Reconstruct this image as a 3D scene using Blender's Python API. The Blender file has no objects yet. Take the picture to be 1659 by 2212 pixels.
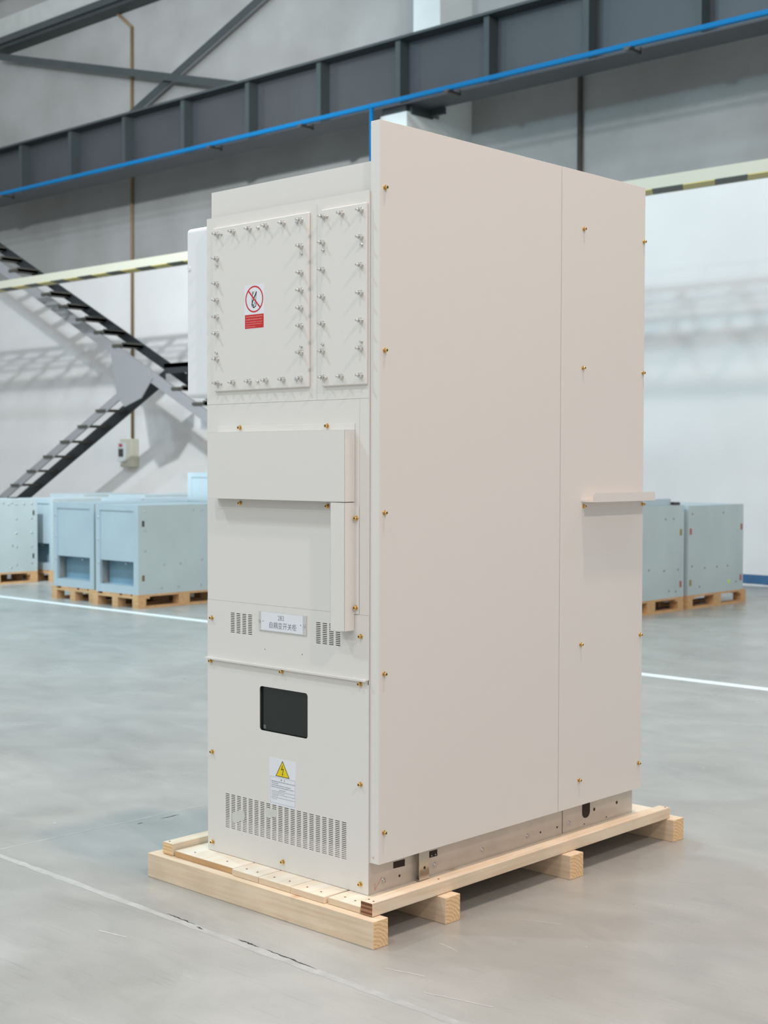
import bpy, bmesh, math, random
from mathutils import Vector, Matrix
random.seed(7)
sc = bpy.context.scene
col = sc.collection

# ------------------------------------------------------------------ camera
F_PX, YAW, PITCH, ROLL = 3063.086, 0.7556285, -0.0341019, 0.00200748
CAM = Vector((3.12734, -3.24924, 1.49729))
cy, sy = math.cos(YAW), math.sin(YAW); cp, sp = math.cos(PITCH), math.sin(PITCH)
fwd = Vector((-sy*cp, cy*cp, sp)); r0 = Vector((cy, sy, 0)); u0 = r0.cross(fwd)
rt = r0*math.cos(ROLL) + u0*math.sin(ROLL); up = u0*math.cos(ROLL) - r0*math.sin(ROLL)
cam_data = bpy.data.cameras.new('camera'); cam = bpy.data.objects.new('camera', cam_data); col.objects.link(cam)
M4 = Matrix((rt, up, -fwd)).transposed().to_4x4(); M4.translation = CAM
cam.matrix_world = M4
cam_data.sensor_fit = 'HORIZONTAL'; cam_data.sensor_width = 24.0; cam_data.lens = 24.0*F_PX/1659.0
cam_data.clip_end = 200
cam_data.dof.use_dof = True; cam_data.dof.focus_distance = 4.55; cam_data.dof.aperture_fstop = 4.5
sc.camera = cam

# ------------------------------------------------------------------ world, lamps, exposure
sc.view_settings.view_transform = 'Standard'; sc.view_settings.look = 'None'
sc.view_settings.gamma = 1.0; sc.view_settings.use_curve_mapping = False
sc.view_settings.exposure = 0.0
w = bpy.data.worlds.new('hall_ambient'); sc.world = w; w.use_nodes = True
bg = w.node_tree.nodes['Background']; bg.inputs['Color'].default_value = (0.880, 0.954, 1.000, 1); bg.inputs['Strength'].default_value = 0.54

def lamp(name, loc, power, colr, size=0.22):
    d = bpy.data.lights.new(name, 'POINT'); d.shadow_soft_size = size; d.energy = power; d.color = colr
    o = bpy.data.objects.new(name, d); col.objects.link(o); o.location = loc
    return o
COOL = (0.86, 0.95, 1.0); WARM = (1.0, 0.87, 0.76); NEUT = (1.0, 0.97, 0.93)
lamp('high_bay_or_fill_lamp', (1.75, 0.45, 9.6), 1320, (1.000, 0.705, 0.568))
lamp('high_bay_or_fill_lamp', (1.0, -5.0, 9.6), 510, (1.000, 1.000, 0.941))
lamp('high_bay_or_fill_lamp', (-5.8, -4.4, 9.6), 1080, (0.750, 0.889, 1.000))
lamp('high_bay_or_fill_lamp', (-9.0, 1.8, 7.3), 1080, (0.500, 0.833, 1.000))
lamp('high_bay_or_fill_lamp', (9.0, -3.0, 9.6), 1500, (1.000, 0.840, 0.760))
lamp('high_bay_or_fill_lamp', (-14.0, 4.5, 9.6), 120, (1.000, 1.000, 1.000))
lamp('high_bay_or_fill_lamp', (-3.0, 6.5, 9.6), 450, (0.667, 0.933, 1.000))
lamp('high_bay_or_fill_lamp', (-2.5, -12.0, 9.6), 990, (0.879, 1.000, 0.939))
lamp('high_bay_or_fill_lamp', (-20.0, 3.0, 9.6), 210, (1.000, 1.000, 1.000))  # fill light, added to lift the left wall
lamp('high_bay_or_fill_lamp', (-12.0, 0.25, 9.6), 1170, (0.564, 0.846, 1.000))
lamp('high_bay_or_fill_lamp', (2.5, 6.0, 9.6), 330, (0.727, 1.000, 1.000))

d_ = bpy.data.lights.new('left_wall_fill_spot', 'SPOT'); d_.energy = 3300; d_.color = (1.0, 0.98, 0.97); d_.spot_size = math.radians(88); d_.spot_blend = 0.7; d_.shadow_soft_size = 0.13  # extra spot, added to brighten the left wall and deepen the stair shadow
o_ = bpy.data.objects.new('left_wall_fill_spot', d_); col.objects.link(o_); o_.location = (-8.9, 1.9, 7.35)
o_.rotation_euler = (Vector((-19.3, 12.6, 2.6))-o_.location).to_track_quat('-Z', 'Y').to_euler()

# ------------------------------------------------------------------ helpers
WO = {}
def origin(p): return WO.get(p.name, Vector((0, 0, 0))) if p else Vector((0, 0, 0))
def tag(o, label=None, cat=None, group=None, kind=None):
    if label: o['label'] = label
    if cat: o['category'] = cat
    if group: o['group'] = group
    if kind: o['kind'] = kind
    return o
def empty(name, loc, label, cat, group=None):
    o = bpy.data.objects.new(name, None); col.objects.link(o); o.location = loc
    o.empty_display_size = 0.1
    WO[o.name] = Vector(loc)
    return tag(o, label, cat, group)
def link(name, me, parent=None, loc=None, label=None):
    """me in coordinates relative to loc (world point)"""
    o = bpy.data.objects.new(name, me); col.objects.link(o)
    L = Vector(loc) if loc is not None else Vector((0, 0, 0))
    if parent: o.parent = parent
    o.location = L - origin(parent)
    WO[o.name] = L
    if label: o['label'] = label
    return o
def copy_tree(o, parent=None):
    c = o.copy(); col.objects.link(c)
    if parent: c.parent = parent
    for ch in list(o.children): copy_tree(ch, c)
    return c

class MB:
    def __init__(s): s.bm = bmesh.new()
    def box(s, x0, x1, y0, y1, z0, z1, rot=None, mi=0):
        v = [s.bm.verts.new(p) for p in ((x0,y0,z0),(x1,y0,z0),(x1,y1,z0),(x0,y1,z0),(x0,y0,z1),(x1,y0,z1),(x1,y1,z1),(x0,y1,z1))]
        for f in ((0,3,2,1),(4,5,6,7),(0,1,5,4),(1,2,6,5),(2,3,7,6),(3,0,4,7)):
            s.bm.faces.new([v[i] for i in f]).material_index = mi
        if rot: bmesh.ops.transform(s.bm, matrix=rot, verts=v)
        return v
    def poly(s, pts, mi=0):
        f = s.bm.faces.new([s.bm.verts.new(p) for p in pts]); f.material_index = mi; return f
    def prism(s, pts, d, mi=0):
        """closed polygon pts (3D) extruded by vector d"""
        d = Vector(d); a = [s.bm.verts.new(p) for p in pts]; b = [s.bm.verts.new(Vector(p)+d) for p in pts]
        n = len(a); fs = [s.bm.faces.new(a), s.bm.faces.new(list(reversed(b)))]
        for i in range(n): fs.append(s.bm.faces.new((a[i], b[i], b[(i+1) % n], a[(i+1) % n])))
        for f in fs: f.material_index = mi
    def cyl(s, p0, p1, r, n=16, r1=None, mi=0, smooth=True):
        p0, p1 = Vector(p0), Vector(p1); d = p1-p0; q = d.to_track_quat('Z', 'Y'); r1 = r if r1 is None else r1
        A, B = [], []
        for i in range(n):
            a = 2*math.pi*i/n + (math.pi/n if n == 6 else 0); c = Vector((math.cos(a), math.sin(a), 0))
            A.append(s.bm.verts.new(p0+q@(c*r))); B.append(s.bm.verts.new(p1+q@(c*r1)))
        fs = []
        for i in range(n):
            f = s.bm.faces.new((A[i], A[(i+1) % n], B[(i+1) % n], B[i])); f.smooth = smooth and n > 6; fs.append(f)
        fs.append(s.bm.faces.new(list(reversed(A)))); fs.append(s.bm.faces.new(B))
        for f in fs: f.material_index = mi
    def tube(s, pts, r, n=10):
        for a, b in zip(pts, pts[1:]): s.cyl(a, b, r, n)
        for p in pts[1:-1]:
            bmesh.ops.create_uvsphere(s.bm, u_segments=n, v_segments=6, radius=r*1.02, matrix=Matrix.Translation(Vector(p)))
    def mesh(s, name, mats, base=None, weld=False):
        if weld: bmesh.ops.remove_doubles(s.bm, verts=s.bm.verts, dist=1e-5)
        if base is not None: bmesh.ops.translate(s.bm, vec=-Vector(base), verts=s.bm.verts)
        bmesh.ops.recalc_face_normals(s.bm, faces=s.bm.faces)
        me = bpy.data.meshes.new(name); s.bm.to_mesh(me); s.bm.free()
        for m in (mats if isinstance(mats, (list, tuple)) else [mats]): me.materials.append(m)
        return me
    def build(s, name, mats, parent=None, bevel=0, label=None, base=None, segs=2, weld=False):
        """base: world point the origin sits at (defaults to the parent's origin)"""
        if base is None: base = origin(parent)
        o = link(name, s.mesh(name, mats, base, weld), parent, base, label)
        if bevel:
            m = o.modifiers.new('bevel', 'BEVEL'); m.width = bevel; m.segments = segs; m.limit_method = 'ANGLE'; m.angle_limit = math.radians(40)
            m.harden_normals = False
        return o
def sbox(name, mats, parent, *a, bevel=0, label=None):
    b = MB(); b.box(*a); return b.build(name, mats, parent, bevel, label)
def struct(o): o['kind'] = 'structure'; return o

# ------------------------------------------------------------------ materials
def mat(name, colr, rough=0.5, metal=0.0, spec=0.5, bump=0.0, bscale=60.0, var=0.0, vscale=3.0, emis=None):
    m = bpy.data.materials.new(name); m.use_nodes = True; nt = m.node_tree; N, L = nt.nodes, nt.links
    b = N['Principled BSDF']; b.inputs['Base Color'].default_value = (*colr, 1); b.inputs['Roughness'].default_value = rough
    b.inputs['Metallic'].default_value = metal; b.inputs['Specular IOR Level'].default_value = spec
    if var or bump: tc = N.new('ShaderNodeTexCoord')
    if var:
        n = N.new('ShaderNodeTexNoise'); n.inputs['Scale'].default_value = vscale; n.inputs['Detail'].default_value = 6; L.new(tc.outputs['Object'], n.inputs['Vector'])
        r = N.new('ShaderNodeMapRange'); r.inputs['From Min'].default_value = 0.3; r.inputs['From Max'].default_value = 0.7
        r.inputs['To Min'].default_value = 1-var; r.inputs['To Max'].default_value = 1+var; L.new(n.outputs['Fac'], r.inputs['Value'])
        x = N.new('ShaderNodeVectorMath'); x.operation = 'SCALE'; x.inputs[0].default_value = colr; L.new(r.outputs['Result'], x.inputs['Scale'])
        L.new(x.outputs['Vector'], b.inputs['Base Color'])
    if bump:
        n2 = N.new('ShaderNodeTexNoise'); n2.inputs['Scale'].default_value = bscale; n2.inputs['Detail'].default_value = 3; L.new(tc.outputs['Object'], n2.inputs['Vector'])
        bp = N.new('ShaderNodeBump'); bp.inputs['Strength'].default_value = bump; bp.inputs['Distance'].default_value = 0.002
        L.new(n2.outputs['Fac'], bp.inputs['Height']); L.new(bp.outputs['Normal'], b.inputs['Normal'])
    return m
def wood(name, c1, c2, axis='X', ring=False, dark=0.0):
    """sawn softwood: grain stretched along the axis"""
    m = bpy.data.materials.new(name); m.use_nodes = True; nt = m.node_tree; N, L = nt.nodes, nt.links
    b = N['Principled BSDF']; b.inputs['Roughness'].default_value = 0.75; b.inputs['Specular IOR Level'].default_value = 0.25
    tc = N.new('ShaderNodeTexCoord'); mp = N.new('ShaderNodeMapping'); L.new(tc.outputs['Object'], mp.inputs['Vector'])
    sc_ = {'X': (1.2, 28, 28), 'Y': (28, 1.2, 28), 'Z': (28, 28, 1.2)}[axis]
    mp.inputs['Scale'].default_value = sc_
    n = N.new('ShaderNodeTexNoise'); n.inputs['Scale'].default_value = 2.2; n.inputs['Detail'].default_value = 8; n.inputs['Distortion'].default_value = 0.6
    L.new(mp.outputs['Vector'], n.inputs['Vector'])
    n2 = N.new('ShaderNodeTexNoise'); n2.inputs['Scale'].default_value = 5.0; n2.inputs['Detail'].default_value = 3; L.new(tc.outputs['Object'], n2.inputs['Vector'])
    r = N.new('ShaderNodeValToRGB'); r.color_ramp.elements[0].position = 0.32; r.color_ramp.elements[0].color = (*c2, 1)
    r.color_ramp.elements[1].position = 0.62; r.color_ramp.elements[1].color = (*c1, 1)
    L.new(n.outputs['Fac'], r.inputs['Fac'])
    # knots: sparse darker spots
    v = N.new('ShaderNodeTexVoronoi'); v.inputs['Scale'].default_value = 4.5; L.new(tc.outputs['Object'], v.inputs['Vector'])
    kr = N.new('ShaderNodeMapRange'); kr.inputs['From Min'].default_value = 0.03; kr.inputs['From Max'].default_value = 0.11
    kr.inputs['To Min'].default_value = 0.75; kr.inputs['To Max'].default_value = 0.0; L.new(v.outputs['Distance'], kr.inputs['Value'])
    mx = N.new('ShaderNodeMixRGB'); mx.inputs['Color2'].default_value = (c2[0]*.72, c2[1]*.6, c2[2]*.5, 1)
    L.new(kr.outputs['Result'], mx.inputs['Fac']); L.new(r.outputs['Color'], mx.inputs['Color1'])
    mu = N.new('ShaderNodeMixRGB'); mu.blend_type = 'MULTIPLY'; mu.inputs['Fac'].default_value = 0.35
    L.new(mx.outputs['Color'], mu.inputs['Color1']); L.new(n2.outputs['Fac'], mu.inputs['Color2'])
    gm = N.new('ShaderNodeBrightContrast'); gm.inputs['Bright'].default_value = 0.06; L.new(mu.outputs['Color'], gm.inputs['Color'])
    L.new(gm.outputs['Color'], b.inputs['Base Color'])
    bp = N.new('ShaderNodeBump'); bp.inputs['Strength'].default_value = 0.35; bp.inputs['Distance'].default_value = 0.002
    L.new(n.outputs['Fac'], bp.inputs['Height']); L.new(bp.outputs['Normal'], b.inputs['Normal'])
    return m
def endgrain(name, c1, c2, scale=60):
    m = bpy.data.materials.new(name); m.use_nodes = True; nt = m.node_tree; N, L = nt.nodes, nt.links
    b = N['Principled BSDF']; b.inputs['Roughness'].default_value = 0.85; b.inputs['Specular IOR Level'].default_value = 0.2
    tc = N.new('ShaderNodeTexCoord'); mp = N.new('ShaderNodeMapping'); L.new(tc.outputs['Object'], mp.inputs['Vector'])
    mp.inputs['Scale'].default_value = (0.0, 1, 1); mp.inputs['Location'].default_value = (0, 0, 0.02)
    wv = N.new('ShaderNodeTexWave'); wv.wave_type = 'RINGS'; wv.rings_direction = 'X'; wv.inputs['Scale'].default_value = scale; wv.inputs['Distortion'].default_value = 3.0
    wv.inputs['Detail Scale'].default_value = 3.0
    L.new(mp.outputs['Vector'], wv.inputs['Vector'])
    r = N.new('ShaderNodeValToRGB'); r.color_ramp.elements[0].color = (*c2, 1); r.color_ramp.elements[1].color = (*c1, 1); L.new(wv.outputs['Fac'], r.inputs['Fac'])
    L.new(r.outputs['Color'], b.inputs['Base Color'])
    n = N.new('ShaderNodeTexNoise'); n.inputs['Scale'].default_value = 120; L.new(tc.outputs['Object'], n.inputs['Vector'])
    bp = N.new('ShaderNodeBump'); bp.inputs['Strength'].default_value = 0.7; bp.inputs['Distance'].default_value = 0.003
    L.new(n.outputs['Fac'], bp.inputs['Height']); L.new(bp.outputs['Normal'], b.inputs['Normal'])
    return m

PAINT = mat('cream_powder_coat', (0.785, 0.750, 0.712), 0.5, spec=0.4, bump=0.08, bscale=900)
PAINTW = mat('cream_powder_coat_warm', (0.785, 0.750, 0.712), 0.5, spec=0.4, bump=0.08, bscale=900)
DARKIN = mat('dark_interior', (0.035, 0.022, 0.018), 0.8)
WHITE_P = mat('white_foam_plastic', (0.86, 0.865, 0.885), 0.5, bump=0.05, bscale=200)
STEEL = mat('stainless_bolt_steel', (0.80, 0.78, 0.76), 0.2, 1.0)
GOLD = mat('yellow_zinc_screw', (0.80, 0.55, 0.24), 0.26, 1.0)
BLACK = mat('black_print', (0.015, 0.015, 0.02), 0.6)
GALV = mat('aluzinc_sheet', (0.66, 0.62, 0.57), 0.42, 0.55, var=0.06, vscale=9, bump=0.05, bscale=300)
GALVB = mat('zinc_bracket', (0.60, 0.56, 0.50), 0.25, 0.9)
RIVET = mat('bright_rivet', (0.75, 0.76, 0.78), 0.25, 0.9)
GLASS_DK = mat('dark_window_pane', (0.016, 0.02, 0.019), 0.1, spec=0.4)
LABELW = mat('label_white', (0.82, 0.83, 0.87), 0.4)
RED = mat('sign_red', (0.62, 0.022, 0.022), 0.45)
PINKT = mat('sign_pale_print', (0.80, 0.30, 0.28), 0.5)
YELLOW = mat('sign_yellow', (0.86, 0.64, 0.0), 0.4)
INK = mat('grey_print', (0.28, 0.29, 0.36), 0.6)
NAVY = mat('navy_print', (0.10, 0.11, 0.19), 0.6)
PENCIL = mat('red_marker', (0.60, 0.16, 0.13), 0.7)
TAPE = mat('clear_tape', (0.78, 0.77, 0.73), 0.35); TAPE.node_tree.nodes['Principled BSDF'].inputs['Alpha'].default_value = 0.8
ACR = mat('clear_acrylic', (0.60, 0.60, 0.60), 0.08, spec=0.7)
W_LIGHT = wood('pale_spruce_x', (0.93, 0.74, 0.53), (0.83, 0.60, 0.39), 'X')
W_LIGHTY = wood('pale_spruce_y', (0.92, 0.76, 0.57), (0.80, 0.60, 0.40), 'Y')
W_DECK = wood('deck_spruce_y', (1.0, 0.88, 0.73), (0.95, 0.75, 0.54), 'Y')
W_BLOCK = wood('orange_pallet_wood', (0.76, 0.45, 0.20), (0.54, 0.29, 0.11), 'X')
W_END = endgrain('cut_end_grain', (0.88, 0.64, 0.38), (0.74, 0.48, 0.25), 26)
W_ENDD = endgrain('dark_end_grain', (0.45, 0.24, 0.13), (0.16, 0.07, 0.04), 22)
BOXBLUE = mat('blue_grey_sheet', (0.50, 0.60, 0.65), 0.42, 0.25, var=0.05, vscale=2)
BOXSIDE = mat('grey_green_sheet', (0.54, 0.63, 0.64), 0.5, 0.25, var=0.05, vscale=2)
BOXDARK = mat('steel_blue_inner_sheet', (0.21, 0.34, 0.42), 0.5, 0.2, var=0.15, vscale=4)
GIRD = mat('dark_grey_girder_paint', (0.04, 0.05, 0.052), 0.6, var=0.1, vscale=2)
WEBM = mat('girder_web_paint', (0.045, 0.049, 0.055), 0.5, var=0.1, vscale=1.2)
BLUE = mat('blue_rail_plastic', (0.0, 0.135, 0.33), 0.6, spec=0.2)
CREAM = mat('cream_beam_paint', (0.50, 0.485, 0.40), 0.7)
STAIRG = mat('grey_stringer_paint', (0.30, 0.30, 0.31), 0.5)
STAIRD = mat('black_stringer', (0.025, 0.028, 0.032), 0.5)  # darker colour for the far stringers and the landing
TREAD = mat('tread_steel', (0.075, 0.07, 0.055), 0.6)
RUST = mat('brown_conduit', (0.20, 0.125, 0.06), 0.5)
DARKC = mat('dark_conduit', (0.05, 0.045, 0.04), 0.5)
LINEW = mat('white_floor_paint', (0.86, 0.90, 0.90), 0.5, var=0.05, vscale=8)
BEIGE = mat('beige_switch_box', (0.55, 0.52, 0.42), 0.5)
CONC = mat('pale_concrete', (0.60, 0.63, 0.62), 0.85, var=0.06, vscale=1.5)
BEAMC = mat('grey_concrete_beam', (0.40, 0.405, 0.39), 0.85, var=0.08, vscale=2)
REDB = mat('red_steel_paint', (0.45, 0.03, 0.04), 0.5)

def hazard_mat():
    m = bpy.data.materials.new('hazard_stripes'); m.use_nodes = True; N, L = m.node_tree.nodes, m.node_tree.links
    b = N['Principled BSDF']; b.inputs['Roughness'].default_value = 0.5
    tc = N.new('ShaderNodeTexCoord'); mp = N.new('ShaderNodeMapping'); mp.inputs['Rotation'].default_value = (0, 0, math.radians(-30)); L.new(tc.outputs['Object'], mp.inputs['Vector'])
    wv = N.new('ShaderNodeTexWave'); wv.inputs['Scale'].default_value = 0.5; L.new(mp.outputs['Vector'], wv.inputs['Vector'])
    r = N.new('ShaderNodeValToRGB'); r.color_ramp.interpolation = 'CONSTANT'; r.color_ramp.elements[0].color = (0.03, 0.035, 0.02, 1)
    r.color_ramp.elements[1].position = 0.5; r.color_ramp.elements[1].color = (0.50, 0.42, 0.12, 1)
    L.new(wv.outputs['Fac'], r.inputs['Fac']); L.new(r.outputs['Color'], b.inputs['Base Color']); return m
HAZ = hazard_mat()

def wall_mat():
    m = bpy.data.materials.new('hall_wall'); m.use_nodes = True; N, L = m.node_tree.nodes, m.node_tree.links
    b = N['Principled BSDF']; b.inputs['Roughness'].default_value = 0.85; b.inputs['Specular IOR Level'].default_value = 0.2
    tc = N.new('ShaderNodeTexCoord'); sx = N.new('ShaderNodeSeparateXYZ'); L.new(tc.outputs['Object'], sx.inputs['Vector'])
    gt = N.new('ShaderNodeMath'); gt.operation = 'GREATER_THAN'; gt.inputs[1].default_value = 5.14; L.new(sx.outputs['Z'], gt.inputs[0])
    n = N.new('ShaderNodeTexNoise'); n.inputs['Scale'].default_value = 0.9; n.inputs['Detail'].default_value = 7; L.new(tc.outputs['Object'], n.inputs['Vector'])
    up_ = N.new('ShaderNodeValToRGB'); up_.color_ramp.elements[0].position = 0.3; up_.color_ramp.elements[0].color = (0.28, 0.275, 0.265, 1)
    up_.color_ramp.elements[1].position = 0.7; up_.color_ramp.elements[1].color = (0.355, 0.352, 0.345, 1); L.new(n.outputs['Fac'], up_.inputs['Fac'])
    lo = N.new('ShaderNodeValToRGB'); lo.color_ramp.elements[0].position = 0.3; lo.color_ramp.elements[0].color = (0.735, 0.715, 0.705, 1)
    lo.color_ramp.elements[1].position = 0.7; lo.color_ramp.elements[1].color = (0.795, 0.775, 0.765, 1); L.new(n.outputs['Fac'], lo.inputs['Fac'])
    mx = N.new('ShaderNodeMixRGB'); L.new(gt.outputs[0], mx.inputs['Fac']); L.new(lo.outputs['Color'], mx.inputs['Color1']); L.new(up_.outputs['Color'], mx.inputs['Color2'])
    L.new(mx.outputs['Color'], b.inputs['Base Color']); return m
WALL = wall_mat()

def floor_mat():
    m = bpy.data.materials.new('trowelled_concrete_floor'); m.use_nodes = True; N, L = m.node_tree.nodes, m.node_tree.links
    b = N['Principled BSDF']; b.inputs['Specular IOR Level'].default_value = 0.6
    tc = N.new('ShaderNodeTexCoord')
    def noise(scale, detail=6, rot=0, scl=(1, 1, 1), dist=0):
        mp = N.new('ShaderNodeMapping'); mp.inputs['Rotation'].default_value = (0, 0, rot); mp.inputs['Scale'].default_value = scl; L.new(tc.outputs['Object'], mp.inputs['Vector'])
        n = N.new('ShaderNodeTexNoise'); n.inputs['Scale'].default_value = scale; n.inputs['Detail'].default_value = detail; n.inputs['Distortion'].default_value = dist
        L.new(mp.outputs['Vector'], n.inputs['Vector']); return n.outputs['Fac']
    def mr(s_, a, b_, c, d):
        r = N.new('ShaderNodeMapRange'); r.inputs['From Min'].default_value = a; r.inputs['From Max'].default_value = b_
        r.inputs['To Min'].default_value = c; r.inputs['To Max'].default_value = d; L.new(s_, r.inputs['Value']); return r.outputs['Result']
    def mul(a, c):
        x = N.new('ShaderNodeMath'); x.operation = 'MULTIPLY'; L.new(a, x.inputs[0]); L.new(c, x.inputs[1]); return x.outputs[0]
    big = mr(noise(0.8, 5), 0.3, 0.7, 0.87, 1.10)
    mid = mr(noise(2.6, 9, 0.6, (1, 1.6, 1), 0.8), 0.3, 0.7, 0.88, 1.08)
    fine = mr(noise(60, 4, 0.9, (1, 6, 1)), 0.25, 0.75, 0.95, 1.05)
    # long dark trowel scuffs and pale scratches, in a few directions
    sc1 = mr(noise(5, 3, 0.35, (1, 22, 1), 0.2), 0.6, 0.76, 1.0, 0.82)
    sc2 = mr(noise(4, 2, -0.7, (1, 60, 1), 0.1), 0.67, 0.72, 1.0, 1.14)
    sc3 = mr(noise(3, 2, 1.3, (1, 70, 1), 0.1), 0.67, 0.72, 1.0, 1.13)
    tot = mul(mul(mul(big, mid), mul(fine, sc1)), mul(sc2, sc3))
    x = N.new('ShaderNodeVectorMath'); x.operation = 'SCALE'; x.inputs[0].default_value = (0.40, 0.392, 0.366); L.new(tot, x.inputs['Scale'])
    # sparse pale specks
    v = N.new('ShaderNodeTexVoronoi'); v.inputs['Scale'].default_value = 3.2; L.new(tc.outputs['Object'], v.inputs['Vector'])
    k = mr(v.outputs['Distance'], 0.012, 0.024, 0.8, 0.0)
    mx = N.new('ShaderNodeMixRGB'); mx.inputs['Color2'].default_value = (0.72, 0.72, 0.70, 1); L.new(k, mx.inputs['Fac']); L.new(x.outputs['Vector'], mx.inputs['Color1'])
    L.new(mx.outputs['Color'], b.inputs['Base Color'])
    L.new(mr(noise(1.7, 5), 0.3, 0.7, 0.24, 0.4), b.inputs['Roughness'])
    bp = N.new('ShaderNodeBump'); bp.inputs['Strength'].default_value = 0.08; bp.inputs['Distance'].default_value = 0.003
    L.new(noise(25, 6), bp.inputs['Height']); L.new(bp.outputs['Normal'], b.inputs['Normal']); return m
FLOOR = floor_mat()

# ------------------------------------------------------------------ the hall
WY = 12.61
b = MB(); b.box(-40, 20, -16, WY+0.3, -0.2, 0); struct(b.build('floor', FLOOR))
b = MB(); b.box(-40, 20, WY, WY+0.3, 0, 13); struct(b.build('wall_back', WALL))
# blue baseboard with a ragged lower edge, painted straight on the wall foot
b = MB(); n = 300; xs = [-30+i*0.12 for i in range(n)]
for i in range(n-1):
    za = 0.012+0.014*random.random(); b.box(xs[i], xs[i+1], WY-0.006, WY+0.01, za, 0.135)
struct(b.build('baseboard_back', mat('blue_skirting_paint', (0.045, 0.13, 0.26), 0.5, var=0.15, vscale=3)))
# concrete columns with corbels, and the light concrete beam high on the wall
def column(name, x0, x1):
    b = MB(); b.box(x0, x1, 11.905, WY+0.05, 0, 12.9)
    b.prism([(x0, 11.92, 5.2), (x0, 11.22, 5.75), (x0, 11.22, 6.33), (x0, 11.92, 6.33)], (x1-x0, 0, 0))
    struct(b.build(name, CONC, bevel=0.01))
column('trim_1', -10.60, -10.095); column('trim_2', -25.1, -24.6); column('trim_3', 0.97, 1.475)
b = MB(); b.box(-40, 20, 12.28, WY, 9.93, 10.33); struct(b.build('trim_4', BEAMC))
b = MB(); b.box(-40, 20, 12.2, WY, 9.80, 9.925); b.box(-40, 20, 12.28, WY, 9.74, 9.80); struct(b.build('trim_5', GIRD))
b = MB(); b.cyl((-40, 12.3, 10.95), (20, 12.3, 10.95), 0.13, 12); tag(b.build('red_pipe', REDB), 'red pipe high on the wall in the upper left corner', 'pipe')

# expansion joints in the floor (pale filler with ragged dark cracks)
JO = mat('pale_joint_filler', (0.43, 0.42, 0.395), 0.6, var=0.12, vscale=14)
CRK = mat('dark_crack', (0.05, 0.045, 0.04), 0.9)
def ragged(pts, w, name, m, z=0.0003):
    b = MB(); L_, R_ = [], []
    for i, (x, y) in enumerate(pts):
        x2, y2 = pts[min(i+1, len(pts)-1)]; x1, y1 = pts[max(i-1, 0)]
        d = Vector((x2-x1, y2-y1)).normalized(); nn = Vector((-d.y, d.x)); ww = w[i] if isinstance(w, list) else w*(0.75+0.5*random.random())
        L_.append(b.bm.verts.new((x+nn.x*ww/2, y+nn.y*ww/2, z))); R_.append(b.bm.verts.new((x-nn.x*ww/2, y-nn.y*ww/2, z)))
    for i in range(len(pts)-1): b.bm.faces.new((L_[i], R_[i], R_[i+1], L_[i+1]))
    return struct(b.build(name, m))
def jpath(p0, p1, n, amp):
    p0, p1 = Vector(p0), Vector(p1); d = (p1-p0).normalized(); nn = Vector((-d.y, d.x))
    return [tuple(p0.lerp(p1, i/(n-1))+nn*random.uniform(-amp, amp)) for i in range(n)]
ragged(jpath((-6.0, -0.29), (2.2, -0.405), 160, 0.002), 0.030, 'trim_6', JO)
ragged(jpath((-1.69, -0.32), (-1.60, 5.6), 120, 0.002), 0.010, 'trim_7', JO)
for i, (a, c) in enumerate((((-0.60, -0.345), (-0.44, -0.352)), ((-0.42, -0.36), (-0.385, -0.366)), ((-0.235, -0.348), (-0.13, -0.352)), ((-0.10, -0.352), (0.14, -0.362)), ((-1.62, 0.42), (-1.62, 0.52)), ((-1.62, 0.30), (-1.62, 0.33)))):
    p = jpath(a, c, 14, 0.003); ws = [0.0065*math.sin(math.pi*(k+0.4)/14)*(0.6+0.8*random.random()) for k in range(14)]
    ragged(p, ws, 'trim_%d' % (8+i), CRK, 0.0006)
# small pale chips and scratches on the concrete
CHIP = mat('pale_floor_chip', (0.60, 0.59, 0.57), 0.6)
for i, (a, c, w_) in enumerate((((0.278, -0.215), (0.41, -0.187), 0.004), ((0.489, -0.282), (0.701, -0.232), 0.004), ((0.25, 0.06), (0.34, 0.045), 0.003), ((-0.62, -0.60), (-0.50, -0.58), 0.005), ((0.30, 0.42), (0.42, 0.47), 0.003))):
    ragged(jpath(a, c, 8, 0.002), w_, 'trim_%d' % (14+i), CHIP, 0.0006)
# painted line
b = MB(); b.box(-30, 12, 5.29, 5.40, 0.0, 0.0015); tag(b.build('painted_line', LINEW), 'long white painted line across the grey floor in front of the pallets', 'floor marking')

# ------------------------------------------------------------------ crane runway girder
g = empty('crane_girder', (-10, 11.45, 6.42), 'dark grey steel crane girder with stiffener plates running along the wall', 'girder')
sbox('bottom_flange', WEBM, g, -32, 14, 11.21, 11.70, 6.42, 6.445)
sbox('top_flange', GIRD, g, -32, 14, 11.21, 11.70, 7.33, 7.365)
sbox('web', WEBM, g, -32, 14, 11.448, 11.462, 6.445, 7.33)
sbox('crane_rail', GIRD, g, -32, 14, 11.42, 11.49, 7.365, 7.45)
for k in range(17):
    x = -10.30+(k-9)*1.5725
    sbox('stiffener', GIRD, g, x-0.045, x+0.045, 11.26, 11.448, 6.445, 7.33)
for cx_ in (-10.35, -24.85):
    sbox('bearing_plate', GIRD, g, cx_-0.22, cx_+0.22, 11.24, 11.72, 6.335, 6.42)
for cx_ in (-10.12,):
    b = MB(); b.box(cx_, cx_+0.05, 11.3, 11.75, 6.30, 6.42); b.box(cx_, cx_+0.3, 11.68, 11.73, 6.33, 6.42); b.build('clamp_bracket', GIRD, g)
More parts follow.
